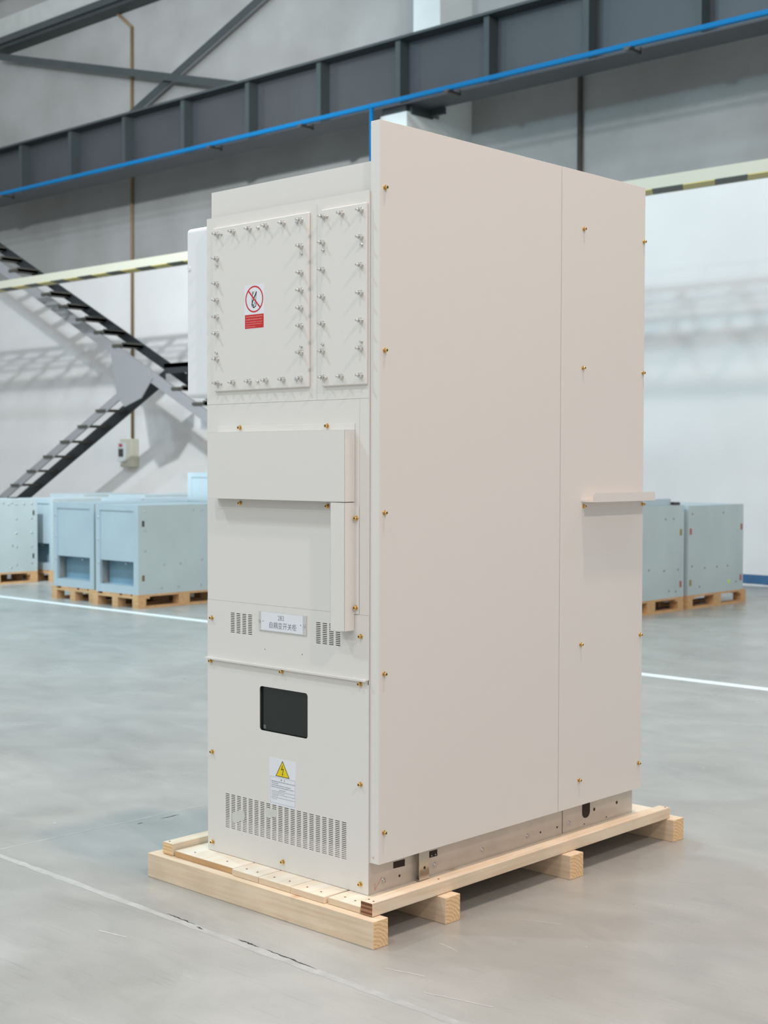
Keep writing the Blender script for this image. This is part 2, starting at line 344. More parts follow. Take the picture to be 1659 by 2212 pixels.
# blue conductor rail
g = empty('conductor_rail', (-10, 11.0, 6.33), 'bright blue conductor rail running along the front of the dark girder', 'rail')
b = MB(); b.box(-32, 14, 10.97, 11.03, 6.395, 6.458); b.build('rail', BLUE, g, bevel=0.012)
for x in (-25.2, -19.9, -14.0, -11.95, -9.15, -6.35, -3.1):
    b = MB(); b.box(x-0.03, x+0.03, 10.95, 11.215, 6.36, 6.395); b.box(x-0.05, x+0.05, 10.955, 11.045, 6.38, 6.40); b.box(x-0.03, x+0.03, 11.19, 11.208, 6.36, 6.445); b.build('bracket', DARKC, g)
b = MB(); b.cyl((-10.55, 11.0, 6.40), (-10.55, 11.0, 5.6), 0.03, 10); b.build('drop_cable', BLUE, g)

# wind braces in front of the wall, above the girder
def bar(name, p0, p1, w_, label):
    p0, p1 = Vector(p0), Vector(p1); d = p1-p0; q = d.to_track_quat('X', 'Z').to_matrix().to_4x4()
    b = MB(); l = d.length
    b.box(0, l, -w_/2, w_/2, -0.006, 0.006); b.box(0, l, -w_/2, -w_/2+0.012, -w_, 0)
    bmesh.ops.transform(b.bm, matrix=Matrix.Translation(p0)@q, verts=b.bm.verts)
    return tag(b.build(name, GIRD, base=p0), label, 'brace')
def brace(name, p0, p1, label):
    (xa, za), (xb, zb) = p0, p1; L_ = math.hypot(xb-xa, zb-za); dx, dz = (xb-xa)/L_, (zb-za)/L_; h = 0.065
    b = MB(); y_ = 12.28 if dz < 0 else 12.40
    b.prism([(xa-dz*h, y_, za+dx*h), (xb-dz*h, y_, zb+dx*h), (xb+dz*h, y_, zb-dx*h), (xa+dz*h, y_, za-dx*h)], (0, 0.014, 0))
    b.prism([(xa-dz*h, y_+.01, za+dx*h), (xb-dz*h, y_+.01, zb+dx*h), (xb-dz*(h-.014), y_+.01, zb+dx*(h-.014)), (xa-dz*(h-.014), y_+.01, za+dx*(h-.014))], (0, 0.11, 0))
    return tag(b.build(name, GIRD, base=(xa, y_, za)), label, 'brace')
brace('diagonal_brace', (-22.08, 9.60), (-13.4, 7.36), 'dark steel brace sloping down to the right above the girder')
brace('diagonal_brace', (-20.1, 7.0), (-11.0, 10.35), 'dark steel brace rising to the right above the girder')

# ------------------------------------------------------------------ cream beam; unseen walkway grating and rear beam behind it, shaped for their wall shadow
g = empty('walkway_beam', (-12, 9.3, 4.31), 'long cream beam with black and yellow striped underside across the wall', 'beam')
sbox('front_beam', CREAM, g, -32, 12, 9.28, 9.34, 4.318, 4.438)
sbox('hazard_strip', HAZ, g, -32, 12, 9.28, 9.50, 4.308, 4.318)
b = MB(); x = -32.0
while x < 12: b.box(x, x+0.13, 9.60, 10.25, 4.488, 4.508); b.box(x+0.04, x+0.09, 9.34, 9.64, 4.41, 4.45); b.box(x+0.04, x+0.09, 9.60, 9.64, 4.45, 4.488); x += 0.62
for y in (9.60, 9.82, 10.04): b.box(-32, 12, y, y+0.05, 4.470, 4.488)
b.build('grating', GIRD, g)
sbox('rear_beam', CREAM, g, -32, 12, 10.25, 10.37, 4.492, 4.53)

# ------------------------------------------------------------------ conduits on the wall
g = empty('cable_conduit', (-18.11, 12.55, 1.7), 'thin brown vertical conduit running down the wall to a switch box', 'conduit')
b = MB(); b.tube([(-18.85, 12.575, 10.0), (-18.11, 12.575, 9.42), (-18.14, 12.575, 1.95)], 0.028, 8); b.build('pipe', RUST, g)
b = MB(); b.tube([(-18.14, 12.5, 5.02), (-18.3, 12.5, 5.14), (-18.75, 12.45, 5.18)], 0.02, 8); b.build('side_branch', CONC, g)
g = empty('switch_box', (-18.14, 12.61, 1.42), 'small beige wall switch box hanging under the brown conduit', 'switch box')
sbox('housing', BEIGE, g, -18.34, -17.99, 12.44, 12.61, 1.43, 1.94, bevel=0.015)
sbox('cover', CONC, g, -18.37, -18.14, 12.41, 12.44, 1.52, 1.88, bevel=0.01)
sbox('dark_switch', DARKC, g, -18.32, -18.20, 12.39, 12.41, 1.62, 1.76)
sbox('red_button', REDB, g, -18.31, -18.23, 12.395, 12.41, 1.80, 1.85)
b = MB(); b.cyl((-8.16, 12.56, 1.0), (-8.16, 12.56, 6.9), 0.035, 8); tag(b.build('wall_pipe', DARKC, base=(-8.16, 12.56, 1)), 'thin dark vertical pipe on the wall behind the cabinet', 'pipe')

# ------------------------------------------------------------------ steel staircase
YN, YF = 10.80, 11.22
g = empty('steel_staircase', (-15.7, 11.0, 0), 'grey and black open-tread steel staircase against the white wall', 'staircase')
def stringer(y, p0, p1, h, m, th=0.03):
    b = MB(); b.prism([(p0[0], y, p0[1]-h/2), (p1[0], y, p1[1]-h/2), (p1[0], y, p1[1]+h/2), (p0[0], y, p0[1]+h/2)], (0, th, 0)); return b.build('stringer', m, g)
A = lambda x: 4.44-0.487*(x+18.18)
Bf = lambda x: 2.38+0.487*(x+16.643)
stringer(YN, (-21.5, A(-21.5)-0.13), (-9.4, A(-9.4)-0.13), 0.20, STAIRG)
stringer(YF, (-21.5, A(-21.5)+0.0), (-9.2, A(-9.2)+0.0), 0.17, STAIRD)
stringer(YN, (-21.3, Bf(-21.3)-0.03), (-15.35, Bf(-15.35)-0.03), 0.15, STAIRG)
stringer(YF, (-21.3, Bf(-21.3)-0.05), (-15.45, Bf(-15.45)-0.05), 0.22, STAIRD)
for k in range(-6, 17):
    x = -18.18+k*0.519
    if abs(x+15.5) < 0.45: continue
    b = MB(); b.box(x-0.16, x+0.10, YN-0.03, YF+0.04, A(x)-0.02, A(x)+0.025); b.box(x+0.07, x+0.10, YN, YF, A(x)-0.02, A(x)+0.05); b.build('tread', TREAD, g)
for k in range(0, 9):
    x = -16.643-k*0.524
    b = MB(); b.box(x-0.08, x+0.16, YN-0.04, YF+0.02, Bf(x)-0.025, Bf(x)+0.015); b.build('tread', TREAD, g)
b = MB(); b.prism([(-16.35, YN-0.015, 3.42), (-15.25, YN-0.015, 3.02), (-15.2, YN-0.015, 2.86), (-15.5, YN-0.015, 2.55), (-15.95, YN-0.015, 2.42), (-16.15, YN-0.015, 2.6)], (0, 0.02, 0)); b.build('gusset_plate', STAIRG, g)
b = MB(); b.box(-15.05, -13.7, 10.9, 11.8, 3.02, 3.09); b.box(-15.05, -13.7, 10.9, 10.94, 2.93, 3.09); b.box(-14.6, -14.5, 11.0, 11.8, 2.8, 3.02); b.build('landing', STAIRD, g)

# ------------------------------------------------------------------ euro pallets and sheet-metal shells in the background
def make_pallet(label, group='wooden pallets under the sheet-metal shells'):
    """0.8 wide (x 0..-0.8), 1.2 deep (y 0..1.2), origin at near right corner"""
    r = empty('wooden_pallet', (0, 0, 0), label, 'pallet', group)
    for xx in (-0.8, -0.62, -0.47, -0.275, -0.1):
        wd = 0.10 if xx in (-0.8, -0.1) else 0.145
        sbox('deck_board', W_BLOCK, r, xx, xx+wd, 0, 1.2, 0.122, 0.144)
    for yy in (0, 0.5275, 1.055): sbox('stringer_board', W_BLOCK, r, -0.8, 0, yy, yy+0.145, 0.100, 0.122)
    for xx in (-0.8, -0.45, -0.10):
        for yy in (0, 0.5275, 1.10): sbox('block', W_BLOCK, r, xx, xx+0.10, yy, yy+(0.145 if yy == 0.5275 else 0.10), 0.022, 0.100)
    for xx in (-0.8, -0.45, -0.10): sbox('bottom_board', W_BLOCK, r, xx, xx+0.10, 0, 1.2, 0, 0.022)
    return r
RV = MB(); RV.cyl((0, 0, 0), (0, -0.006, 0), 0.014, 10, 0.010); RVY = RV.mesh('rivet', RIVET)
RV = MB(); RV.cyl((0, 0, 0), (0.006, 0, 0), 0.014, 10, 0.010); RVX = RV.mesh('rivet', RIVET)
def make_shell(label, W=0.75, D=1.0, H=0.93, group='sheet-metal cabinet shells on pallets'):
    """origin at near right bottom corner; x 0..-W, y 0..D"""
    r = empty('metal_cabinet_shell', (0, 0, 0), label, 'cabinet shell', group)
    sbox('side_panel', BOXSIDE, r, -0.02, 0, 0, D, 0, H); sbox('side_panel', BOXSIDE, r, -W, -W+0.02, 0, D, 0, H)
    sbox('top_panel', BOXBLUE, r, -W+0.02, -0.02, 0, D, H-0.02, H)
    sbox('rear_panel', BOXSIDE, r, -W+0.02, -0.02, D-0.02, D, 0, H-0.02)
    sbox('floor_panel', BOXBLUE, r, -W+0.02, -0.02, 0.02, D-0.02, 0.07, 0.085)
    b = MB(); b.box(-W+0.02, -W+0.075, -0.002, 0.03, 0, H-0.02); b.box(-0.075, -0.02, -0.002, 0.03, 0, H-0.02); b.box(-W+0.075, -0.075, 0.0, 0.03, 0, 0.085)
    b.box(-W+0.075, -0.075, 0.0, 0.03, H-0.06, H-0.02); b.build('front_frame', BOXBLUE, r)
    sbox('baffle', BOXBLUE, r, -W+0.075, -0.075, 0.010, 0.025, 0.335, H-0.03)
    sbox('inner_panel', BOXDARK, r, -W+0.075, -0.075, 0.12, 0.14, 0.085, 0.36)
    return r
def dress(r, W, D, H, near=True):
    o = Vector((0, 0, 0))
    if not near: return
    for z in (0.30, 0.55, 0.78):
        for x in (-W+0.05,):
            ob = bpy.data.objects.new('rivet', RVY); col.objects.link(ob); ob.parent = r; ob.location = (x, -0.002, z)
    for y, z in ((0.09, 0.86), (0.09, 0.66), (0.09, 0.45), (0.33, 0.30), (0.55, 0.30), (0.72, 0.86), (0.84, 0.86), (0.84, 0.33), (0.30, 0.06), (0.52, 0.06), (0.82, 0.06)):
        ob = bpy.data.objects.new('rivet', RVX); col.objects.link(ob); ob.parent = r; ob.location = (0.0, y, z)
    ob = bpy.data.objects.new('rivet', RVY); col.objects.link(ob); ob.parent = r; ob.location = (-W*0.5, 0.12, 0.30)
    for y, z, m in ((0.065, 0.73, TREAD), (0.065, 0.17, RUST)):
        b = MB(); b.box(0, 0.003, y-0.015, y+0.015, z-0.03, z+0.03); b.build('slot_tab', m, r)
def place(kind_fn, loc, *a, **k):
    r = kind_fn(*a, **k); r.location = loc; return r
shells = [
 # x, y, W, D, H, label, near
 (-8.645, 5.575, 0.735, 1.19, 0.92, 'open grey-blue metal shell on a pallet, nearest to the cabinet on the left', True),
 (-9.505, 5.64, 0.765, 1.17, 0.92, 'open grey-blue metal shell standing just left of the nearest one', True),
 (-12.25, 5.52, 0.78, 1.20, 0.90, 'metal shell cut off by the left photo edge, showing its riveted side', True),
 (-12.12, 6.86, 0.80, 1.15, 0.90, 'metal shell half hidden in the gap behind the leftmost riveted shell', True),
 (-8.70, 6.95, 0.80, 1.1, 0.925, 'metal shell whose top shows right behind the nearest left shell', False),
 (-9.62, 7.0, 0.80, 1.1, 0.925, 'metal shell in the second row, behind the shell left of the nearest', False),
 (-10.55, 7.05, 0.80, 1.1, 0.925, 'metal shell in the second row, third from the right', False),
 (-12.0, 8.2, 0.80, 1.1, 0.925, 'metal shell in the third row toward the left photo edge', False),
 (-13.1, 8.0, 0.80, 1.1, 0.925, 'metal shell in the third row, furthest left', False),
 (-10.30, 8.25, 0.86, 0.9, 1.235, 'tall blue metal shell rising above the others beside the cabinet', False),
 (-12.3, 9.45, 0.80, 1.1, 0.925, 'metal shell at the very back in front of the stairs, left one', False),
 (-11.2, 9.5, 0.80, 1.1, 0.925, 'metal shell at the very back beside the tall one', False),
 (-4.58, 8.21, 0.78, 1.20, 0.935, 'metal shell right of the cabinet with sheets lying on its top', False),
 (-4.58, 9.49, 0.78, 1.13, 0.925, 'metal shell furthest right, standing by the blue skirting', False),
]
pl_lab = ['wooden pallet under the nearest left metal shell', 'wooden pallet under the shell left of the nearest one', 'wooden pallet under the leftmost riveted shell', 'wooden pallet in the gap behind the leftmost shell',
 'wooden pallet in the second row behind the nearest shell', 'wooden pallet under the second shell of the second row', 'wooden pallet under the third shell of the second row', 'wooden pallet in the third row toward the left', 'wooden pallet under the furthest left shell of the third row',
 'wooden pallet under the tall blue shell', 'wooden pallet at the back under the left rear shell', 'wooden pallet at the back beside the tall shell', 'wooden pallet right of the cabinet under the shell carrying sheets', 'wooden pallet furthest right, by the blue skirting']
proto = make_pallet(pl_lab[0])
for i, (x, y, W, D, H, lab, near) in enumerate(shells):
    p = proto if i == 0 else copy_tree(proto)
    p['label'] = pl_lab[i]; p.location = (x, y-0.0, 0)
    s = make_shell(lab, W, D, H); dress(s, W, D, H, near); s.location = (x, y, 0.144)
r2 = [o for o in bpy.data.objects if o.name.startswith('metal_cabinet_shell')][2]
for y, z in ((1.12, 0.84), (1.01, 0.84), (0.90, 0.84), (0.79, 0.84), (1.12, 0.66), (0.90, 0.66), (1.12, 0.48), (0.90, 0.48), (1.12, 0.31), (0.90, 0.31), (0.90, 0.09), (1.12, 0.10)):
    ob = bpy.data.objects.new('rivet', RVX); col.objects.link(ob); ob.parent = r2; ob.location = (0.0, y, z)
for y, z in ((1.145, 0.73), (1.14, 0.19)):
    b = MB(); b.box(0, 0.003, y-0.012, y+0.012, z-0.03, z+0.03); b.build('slot_tab', TREAD, r2)
# coloured tabs, holes and the sheets on the right-hand shells
def sidemark(root, y, z, m, ry, rz, name):
    b = MB(); b.box(0, 0.003, y-ry, y+ry, z-rz, z+rz); b.build(name, m, root)
roots = [o for o in bpy.data.objects if o.name.startswith('metal_cabinet_shell')]
r12, r13 = roots[12], roots[13]
OL = mat('olive_tab', (0.30, 0.25, 0.06), 0.5); RT = mat('red_tab', (0.40, 0.12, 0.11), 0.5); GT = mat('green_sticker', (0.55, 0.85, 0.05), 0.5)
for z, m in ((0.66, OL), (0.13, RT)): sidemark(r12, 1.14, z, m, 0.018, 0.032, 'colour_tab')
for y, z, m in ((0.05, 0.66, RT), (0.05, 0.13, OL), (1.09, 0.68, RT), (1.08, 0.13, RT)): sidemark(r13, y, z, m, 0.018, 0.032, 'colour_tab')
sidemark(r13, 0.83, 0.10, GT, 0.018, 0.018, 'green_sticker')
for y, z in ((0.08, 0.30), (0.33, 0.27), (0.58, 0.27), (0.80, 0.27), (0.23, 0.08), (0.98, 0.09), (0.08, 0.84), (0.70, 0.84)): sidemark(r13, y, z, DARKC, 0.006, 0.008, 'hole')
for y, z in ((0.55, 0.30), (0.83, 0.28), (1.09, 0.28), (0.92, 0.07), (1.05, 0.06), (0.85, 0.80), (1.0, 0.80)): sidemark(r12, y, z, DARKC, 0.006, 0.008, 'hole')
for r_, yy in ((r12, 1.07), (r13, 1.00)):
    b = MB(); b.box(0, 0.006, yy-0.004, yy+0.004, 0, 0.92); b.build('seam_flange', BOXSIDE, r_)
b = MB(); b.box(-5.3, -4.66, 8.25, 9.28, 1.08, 1.145); tag(b.build('sheet_stack', BOXBLUE, base=(-5, 8.7, 1.08)), 'stack of grey-blue sheets lying on the shell right of the cabinet', 'metal sheets')
b = MB(); b.box(-4.9, -4.62, 9.30, 9.395, 1.08, 1.11); tag(b.build('steel_offcut', DARKC, base=(-4.7, 9.35, 1.08)), 'small dark offcut lying beside the sheets on the right shell', 'offcut')

# ------------------------------------------------------------------ timber skid under the cabinet
g = empty('timber_skid', (-0.42, 0.75, 0), 'pale new timber skid pallet carrying the cream cabinet', 'pallet')
def timber(name, x0, x1, y0, y1, z0, z1, m, endm=None, axis='X', bev=0.002, label=None, rough=0.0):
    b = MB(); v = b.box(x0, x1, y0, y1, z0, z1)
    if endm:
        b.bm.faces.ensure_lookup_table()
        for f in b.bm.faces:
            nrm = f.normal if f.normal.length else (f.normal_update() or f.normal)
            f.normal_update()
            if abs(f.normal.x if axis == 'X' else f.normal.y) > 0.9: f.material_index = 1
    c = ((x0+x1)/2, (y0+y1)/2, z0)
    return b.build(name, [m, endm] if endm else m, g, bev, label, base=(x1, y0, z0) if axis == 'X' else (x0, y0, z0))
for (x0, x1, y0, y1) in ((-0.986, 0.146, -0.128, -0.062), (-0.97, 0.149, 0.208, 0.281), (-0.97, 0.151, 0.891, 0.972), (-0.97, 0.145, 1.592, 1.667)):
    timber('cross_beam', x0, x1, y0, y1, 0, 0.087, W_LIGHT, W_END)
timber('side_rail', 0.063, 0.1135, -0.10, 1.615, 0.0885, 0.131, W_LIGHTY, W_ENDD, 'Y')
timber('side_rail', -0.938, -0.882, -0.097, 1.615, 0.0885, 0.131, W_LIGHTY, W_END, 'Y')
for (x0, x1, y0) in ((-0.872, -0.552, -0.095), (-0.548, -0.416, -0.104), (-0.412, -0.255, -0.104), (-0.252, -0.094, -0.106), (-0.085, 0.058, -0.098)):
    timber('deck_board', x0, x1, y0, 1.64, 0.0875, 0.1095, W_DECK, W_BLOCK if x0 < -0.6 else W_LIGHT, 'Y')
for (x, y, z) in ((-0.80, -0.06, 0.1095), (-0.63, -0.055, 0.1095), (-0.51, -0.07, 0.1095), (-0.455, -0.07, 0.1095), (-0.37, -0.07, 0.1095), (-0.30, -0.065, 0.1095), (-0.21, -0.07, 0.1095), (-0.14, -0.075, 0.1095), (-0.045, -0.06, 0.1095), (0.005, -0.065, 0.1095), (0.075, -0.075, 0.131), (0.10, -0.08, 0.131), (0.09, 0.24, 0.131), (0.10, 1.6, 0.131), (-0.92, -0.08, 0.131)):
    b = MB(); b.cyl((x, y, z-0.002), (x, y, z+0.0012), 0.0032, 8); b.build('nail', mat('rusty_nail', (0.16, 0.07, 0.035), 0.7) if 'rusty_nail' not in bpy.data.materials else bpy.data.materials['rusty_nail'], g)

# ------------------------------------------------------------------ THE CABINET
Z0 = 0.11
cab = empty('switchgear_cabinet', (-0.4, 0.75, Z0), 'tall cream switchgear cabinet with bolted cover plates standing on the timber skid', 'switchgear cabinet')
T = 0.0403
# plinth of aluzinc sheet and inner carcass
b = MB(); b.box(-0.797, -0.0015, 0.004, 1.5185, 0.11, 0.24); b.build('base_frame', GALV, cab)
b = MB(); b.box(-0.797, -0.0015, 0.03, 1.51, 0.24, 2.34); b.build('carcass', DARKIN, cab)
b = MB(); b.box(-0.80, -0.797, 0.003, 1.515, 0.2, 2.36); b.build('left_wall', PAINT, cab)
b = MB(); b.box(-0.797, -0.002, 1.51, 1.515, 0.24, 2.36); b.box(-0.797, -0.002, 0.03, 1.51, 2.34, 2.36); b.build('roof_and_rear', PAINT, cab)
b = MB(); b.box(-0.004, -0.0006, 0.0034, 0.03, 0.215, 2.36); b.build('corner_post', PAINT, cab)
# slim seam between the two plinth halves
b = MB(); b.box(-0.0016, -0.0009, 1.049, 1.0515, 0.112, 0.22); b.build('plinth_seam', DARKIN, cab)

def holed_plate(name, x0, x1, z0, z1, holes, th, parent, m, y=0.0, label=None):
    """flat sheet on plane y with real rectangular openings; holes = [(xa, xb, za, zb)]"""
    xs = sorted({x0, x1, *[h[0] for h in holes], *[h[1] for h in holes]}); zs = sorted({z0, z1, *[h[2] for h in holes], *[h[3] for h in holes]})
    xs = [x for x in xs if x0-1e-9 <= x <= x1+1e-9]; zs = [z for z in zs if z0-1e-9 <= z <= z1+1e-9]
    ix = {x: i for i, x in enumerate(xs)}; iz = {z: i for i, z in enumerate(zs)}
    open_ = set()
    for h in holes:
        for i in range(ix[h[0]], ix[h[1]]):
            for j in range(iz[h[2]], iz[h[3]]): open_.add((i, j))
    b = MB(); V = {}
    def vv(i, j):
        if (i, j) not in V: V[(i, j)] = b.bm.verts.new((xs[i], y, zs[j]))
        return V[(i, j)]
    for i in range(len(xs)-1):
        for j in range(len(zs)-1):
            if (i, j) in open_: continue
            b.bm.faces.new((vv(i, j), vv(i+1, j), vv(i+1, j+1), vv(i, j+1)))
    r = bmesh.ops.extrude_face_region(b.bm, geom=list(b.bm.faces))
    vs = [e for e in r['geom'] if isinstance(e, bmesh.types.BMVert)]
    bmesh.ops.translate(b.bm, vec=(0, th, 0), verts=vs)
    return b.build(name, m, parent, label=label)
P6 = lambda v: round(v, 6)
def slots(x0, nx, px, wx, ztop, nz, pz, hz):
    return [(P6(x0+i*px), P6(x0+i*px+wx), P6(ztop-j*pz-hz), P6(ztop-j*pz)) for i in range(nx) for j in range(nz)]
# lower door with inspection window and large louvre field
WIN = (-0.522, -0.282, 0.578, 0.731)
low_holes = slots(-0.703, 20, 0.03063, 0.0212, 0.329, 20, 0.00622, 0.0029) + [WIN]
door = holed_plate('lower_door', -0.80, -0.0005, 0.111, 0.789, low_holes, 0.0025, cab, PAINT)
# rounded corners of the window opening
def corner_fill(x, z, sx_, sz_, r):
    pts = [(x, 0.0, z)]
    for k in range(7):
        a = math.pi/2*k/6; pts.append((x+sx_*r*(1-math.sin(a)), 0.0, z+sz_*r*(1-math.cos(a))))
    return pts
for x, s1 in ((WIN[0], 1), (WIN[1], -1)):
    for z, s2 in ((WIN[2], 1), (WIN[3], -1)):
        b = MB(); b.prism(corner_fill(x, z, s1, s2, 0.011), (0, 0.0025, 0)); b.build('window_corner', PAINT, door)
wf = MB(); wf.box(WIN[0]-0.01, WIN[1]+0.01, 0.010, 0.013, WIN[2]-0.01, WIN[3]+0.01)
win = wf.build('inspection_window', GLASS_DK, cab, label='dark inspection window')
sbox('gasket', DARKC, win, WIN[0]-0.012, WIN[0]-0.001, 0.0028, 0.010, WIN[2]-0.012, WIN[3]+0.012)
sbox('inner_sticker', mat('faint_sticker', (0.14, 0.15, 0.15), 0.4), win, -0.512, -0.500, 0.0093, 0.0099, 0.583, 0.596)
# ledge over the lower door
b = MB(); b.box(-0.803, -0.0035, -0.0125, 0.003, 0.8035, 0.8056); b.box(-0.803, -0.0035, -0.0125, -0.0110, 0.7995, 0.8034)
b.box(-0.80, -0.0035, -0.0012, 0.0, 0.7885, 0.8035); b.build('drip_ledge', PAINT, cab)
# vent panel
vh = slots(-0.674, 4, 0.03065, 0.0212, 0.973, 12, 0.00608, 0.0028) + slots(-0.242, 4, 0.03065, 0.0215, 0.973, 12, 0.00608, 0.0028)
holed_plate('vent_panel', -0.80, -0.0005, 0.8057, 1.0118, vh, 0.0025, cab, PAINT)
# middle door and frame strip
sbox('middle_door', PAINT, cab, -0.80, -0.0425, 0.0006, 0.003, 1.0124, 1.7046)
sbox('door_post', PAINT, cab, -0.0415, -0.0005, 0.0004, 0.003, 1.0124, 1.7046)
# upper compartment front: two plates split by a vertical seam
sbox('upper_front', PAINT, cab, -0.80, -0.2385, 0.0, 0.003, 1.7052, 2.3615)
sbox('upper_front', PAINT, cab, -0.2375, -0.0005, 0.0, 0.003, 1.7052, 2.3615)
b = MB(); b.box(-0.2392, -0.2372, -0.0006, 0.001, 2.345, 2.3605); b.box(-0.2425, -0.2355, -0.0008, 0.001, 2.3605, 2.3625); b.build('weld_spot', WHITE_P, cab)
sbox('top_band', PAINT, cab, -0.80, -0.0005, 0.0224, 0.0254, 2.34, 2.457)
sbox('roof_rim', PAINT, cab, -0.80, -0.0005, 0.0254, 0.06, 2.454, 2.457)
# raised bolted cover plates
plL = MB(); plL.box(-0.7535, -0.2685, -0.010, 0.0, 1.750, 2.323); plL = plL.build('cover_plate', PAINT, cab, bevel=0.003, label='wide bolted cover plate')
plR = MB(); plR.box(-0.2085, -0.0045, -0.010, 0.0, 1.749, 2.3225); plR = plR.build('cover_plate', PAINT, cab, bevel=0.003, label='narrow bolted cover plate')
bm_ = MB(); bm_.cyl((0, 0, 0), (0, -0.002, 0), 0.0098, 20); bm_.cyl((0, -0.002, 0), (0, -0.0042, 0), 0.0082, 20); bm_.cyl((0, -0.0042, 0), (0, -0.0125, 0), 0.0082, 6); bm_.cyl((0, -0.0125, 0), (0, -0.024, 0), 0.0046, 12); bm_.cyl((0, -0.024, 0), (0, -0.0255, 0), 0.0046, 12, 0.0034)
BOLT = bm_.mesh('bolt', STEEL)
bm_ = MB(); bm_.cyl((0, 0, 0), (0, -0.003, 0), 0.0055, 14); bm_.cyl((0, -0.003, 0), (0, -0.008, 0), 0.0045, 14, 0.0036)
STUD = bm_.mesh('stud', STEEL)
def put(me, name, parent, loc): return link(name, me, parent, loc)
big = [(-0.735+i*0.0852, 2.2995) for i in range(6)] + [(-0.736+i*0.0852, 1.7785) for i in range(6)] + [(-0.7375, z) for z in (2.2145, 2.127, 2.069, 2.0105, 1.952, 1.8635)] + [(-0.308, z) for z in (2.2145, 2.127, 2.069, 2.0105, 1.952, 1.8635)]
for x, z in big: put(BOLT, 'bolt', plL, (x+0.006, -0.010, z))
for x, z in ((-0.711, 2.298), (-0.517, 2.298), (-0.325, 2.294), (-0.734, 2.191), (-0.303, 2.190), (-0.304, 1.884), (-0.737, 1.886), (-0.714, 1.777), (-0.52, 1.777), (-0.328, 1.775)): put(STUD, 'stud', plL, (x+0.003, -0.010, z))
rb = [(x, 2.299) for x in (-0.203, -0.1175, -0.032)] + [(x, 1.7775) for x in (-0.203, -0.120, -0.032)] + [(-0.2055, z) for z in (2.2145, 2.127, 2.039, 1.952, 1.863)] + [(-0.032, z) for z in (2.2145, 2.126, 2.038, 1.951, 1.863)]
for x, z in rb: put(BOLT, 'bolt', plR, (x+0.006, -0.010, z))
for x, z in ((-0.184, 2.297), (-0.2, 2.190), (-0.026, 2.190), (-0.027, 1.884), (-0.202, 1.885), (-0.187, 1.776)): put(STUD, 'stud', plR, (x+0.003, -0.010, z))

# yellow zinc screws
bm_ = MB(); bm_.cyl((0, 0, 0), (0, -0.002, 0), 0.0080, 20); bm_.cyl((0, -0.002, 0), (0, -0.0040, 0), 0.0070, 20); bm_.cyl((0, -0.0040, 0), (0, -0.0115, 0), 0.0056, 20, 0.0052); bm_.cyl((0, -0.0115, 0), (0, -0.0118, 0), 0.0030, 6, mi=1)
SCRY = bm_.mesh('screw', [GOLD, DARKIN])
bm_ = MB(); bm_.cyl((0, 0, 0), (0.002, 0, 0), 0.0080, 20); bm_.cyl((0.002, 0, 0), (0.0040, 0, 0), 0.0070, 20); bm_.cyl((0.0040, 0, 0), (0.0115, 0, 0), 0.0056, 20, 0.0052); bm_.cyl((0.0115, 0, 0), (0.0118, 0, 0), 0.0030, 6, mi=1)
SCRX = bm_.mesh('screw', [GOLD, DARKIN])
for x, z in ((-0.779, 0.793), (-0.406, 0.792), (-0.036, 0.790), (-0.774, 0.467), (-0.034, 0.465), (-0.772, 0.142), (-0.402, 0.142), (-0.034, 0.141)): put(SCRY, 'screw', cab, (x, -0.0012 if z > 0.7 else 0, z))
for x, z in ((-0.619, 1.621), (-0.187, 1.620), (-0.618, 1.359), (-0.185, 1.358), (-0.053, 1.322), (-0.054, 1.034), (-0.034, 0.943), (-0.775, 0.947)): put(SCRY, 'screw', cab, (x, -0.0015 if z > 0.95 else 0, z))

# hood: folded sheet box, open below, on flanges
YH = -0.047
hood = MB()
hx0, hx1, hz0, hz1 = -0.741, -0.0625, 1.3745, 1.605
hood.box(hx0, hx1, YH, YH+0.0018, hz0, hz1)
hood.box(hx0, hx0+0.0018, YH, 0, hz0, hz1); hood.box(hx1-0.0018, hx1, YH, 0, hz0, hz1)
hood.box(hx0, hx1, YH, 0, hz1-0.0018, hz1)
hood.box(-0.741, -0.0625, -0.0018, 0.0005, hz1, 1.6275)
hood.box(-0.741, -0.0625, -0.0018, 0.0005, 1.338, 1.375)
hood = hood.build('hood', PAINT, cab, bevel=0.0012)
# vertical cable duct right of the door
dz0, dz1 = 0.960, 1.3725; dx0, dx1 = -0.127, -0.0625
d = MB(); d.box(dx0, dx1, YH, YH+0.0018, dz0, dz1); d.box(dx1-0.0018, dx1, YH, -0.0015, dz0, dz1); d.box(dx0, dx0+0.0018, YH, -0.0015, dz0, dz1)
d.box(-0.0635, -0.0425, -0.0018, -0.0002, 1.0135, 1.36)
d.box(dx0, dx1, YH, -0.0015, dz1-0.0018, dz1)
d.build('cable_duct', PAINT, cab, bevel=0.0012)

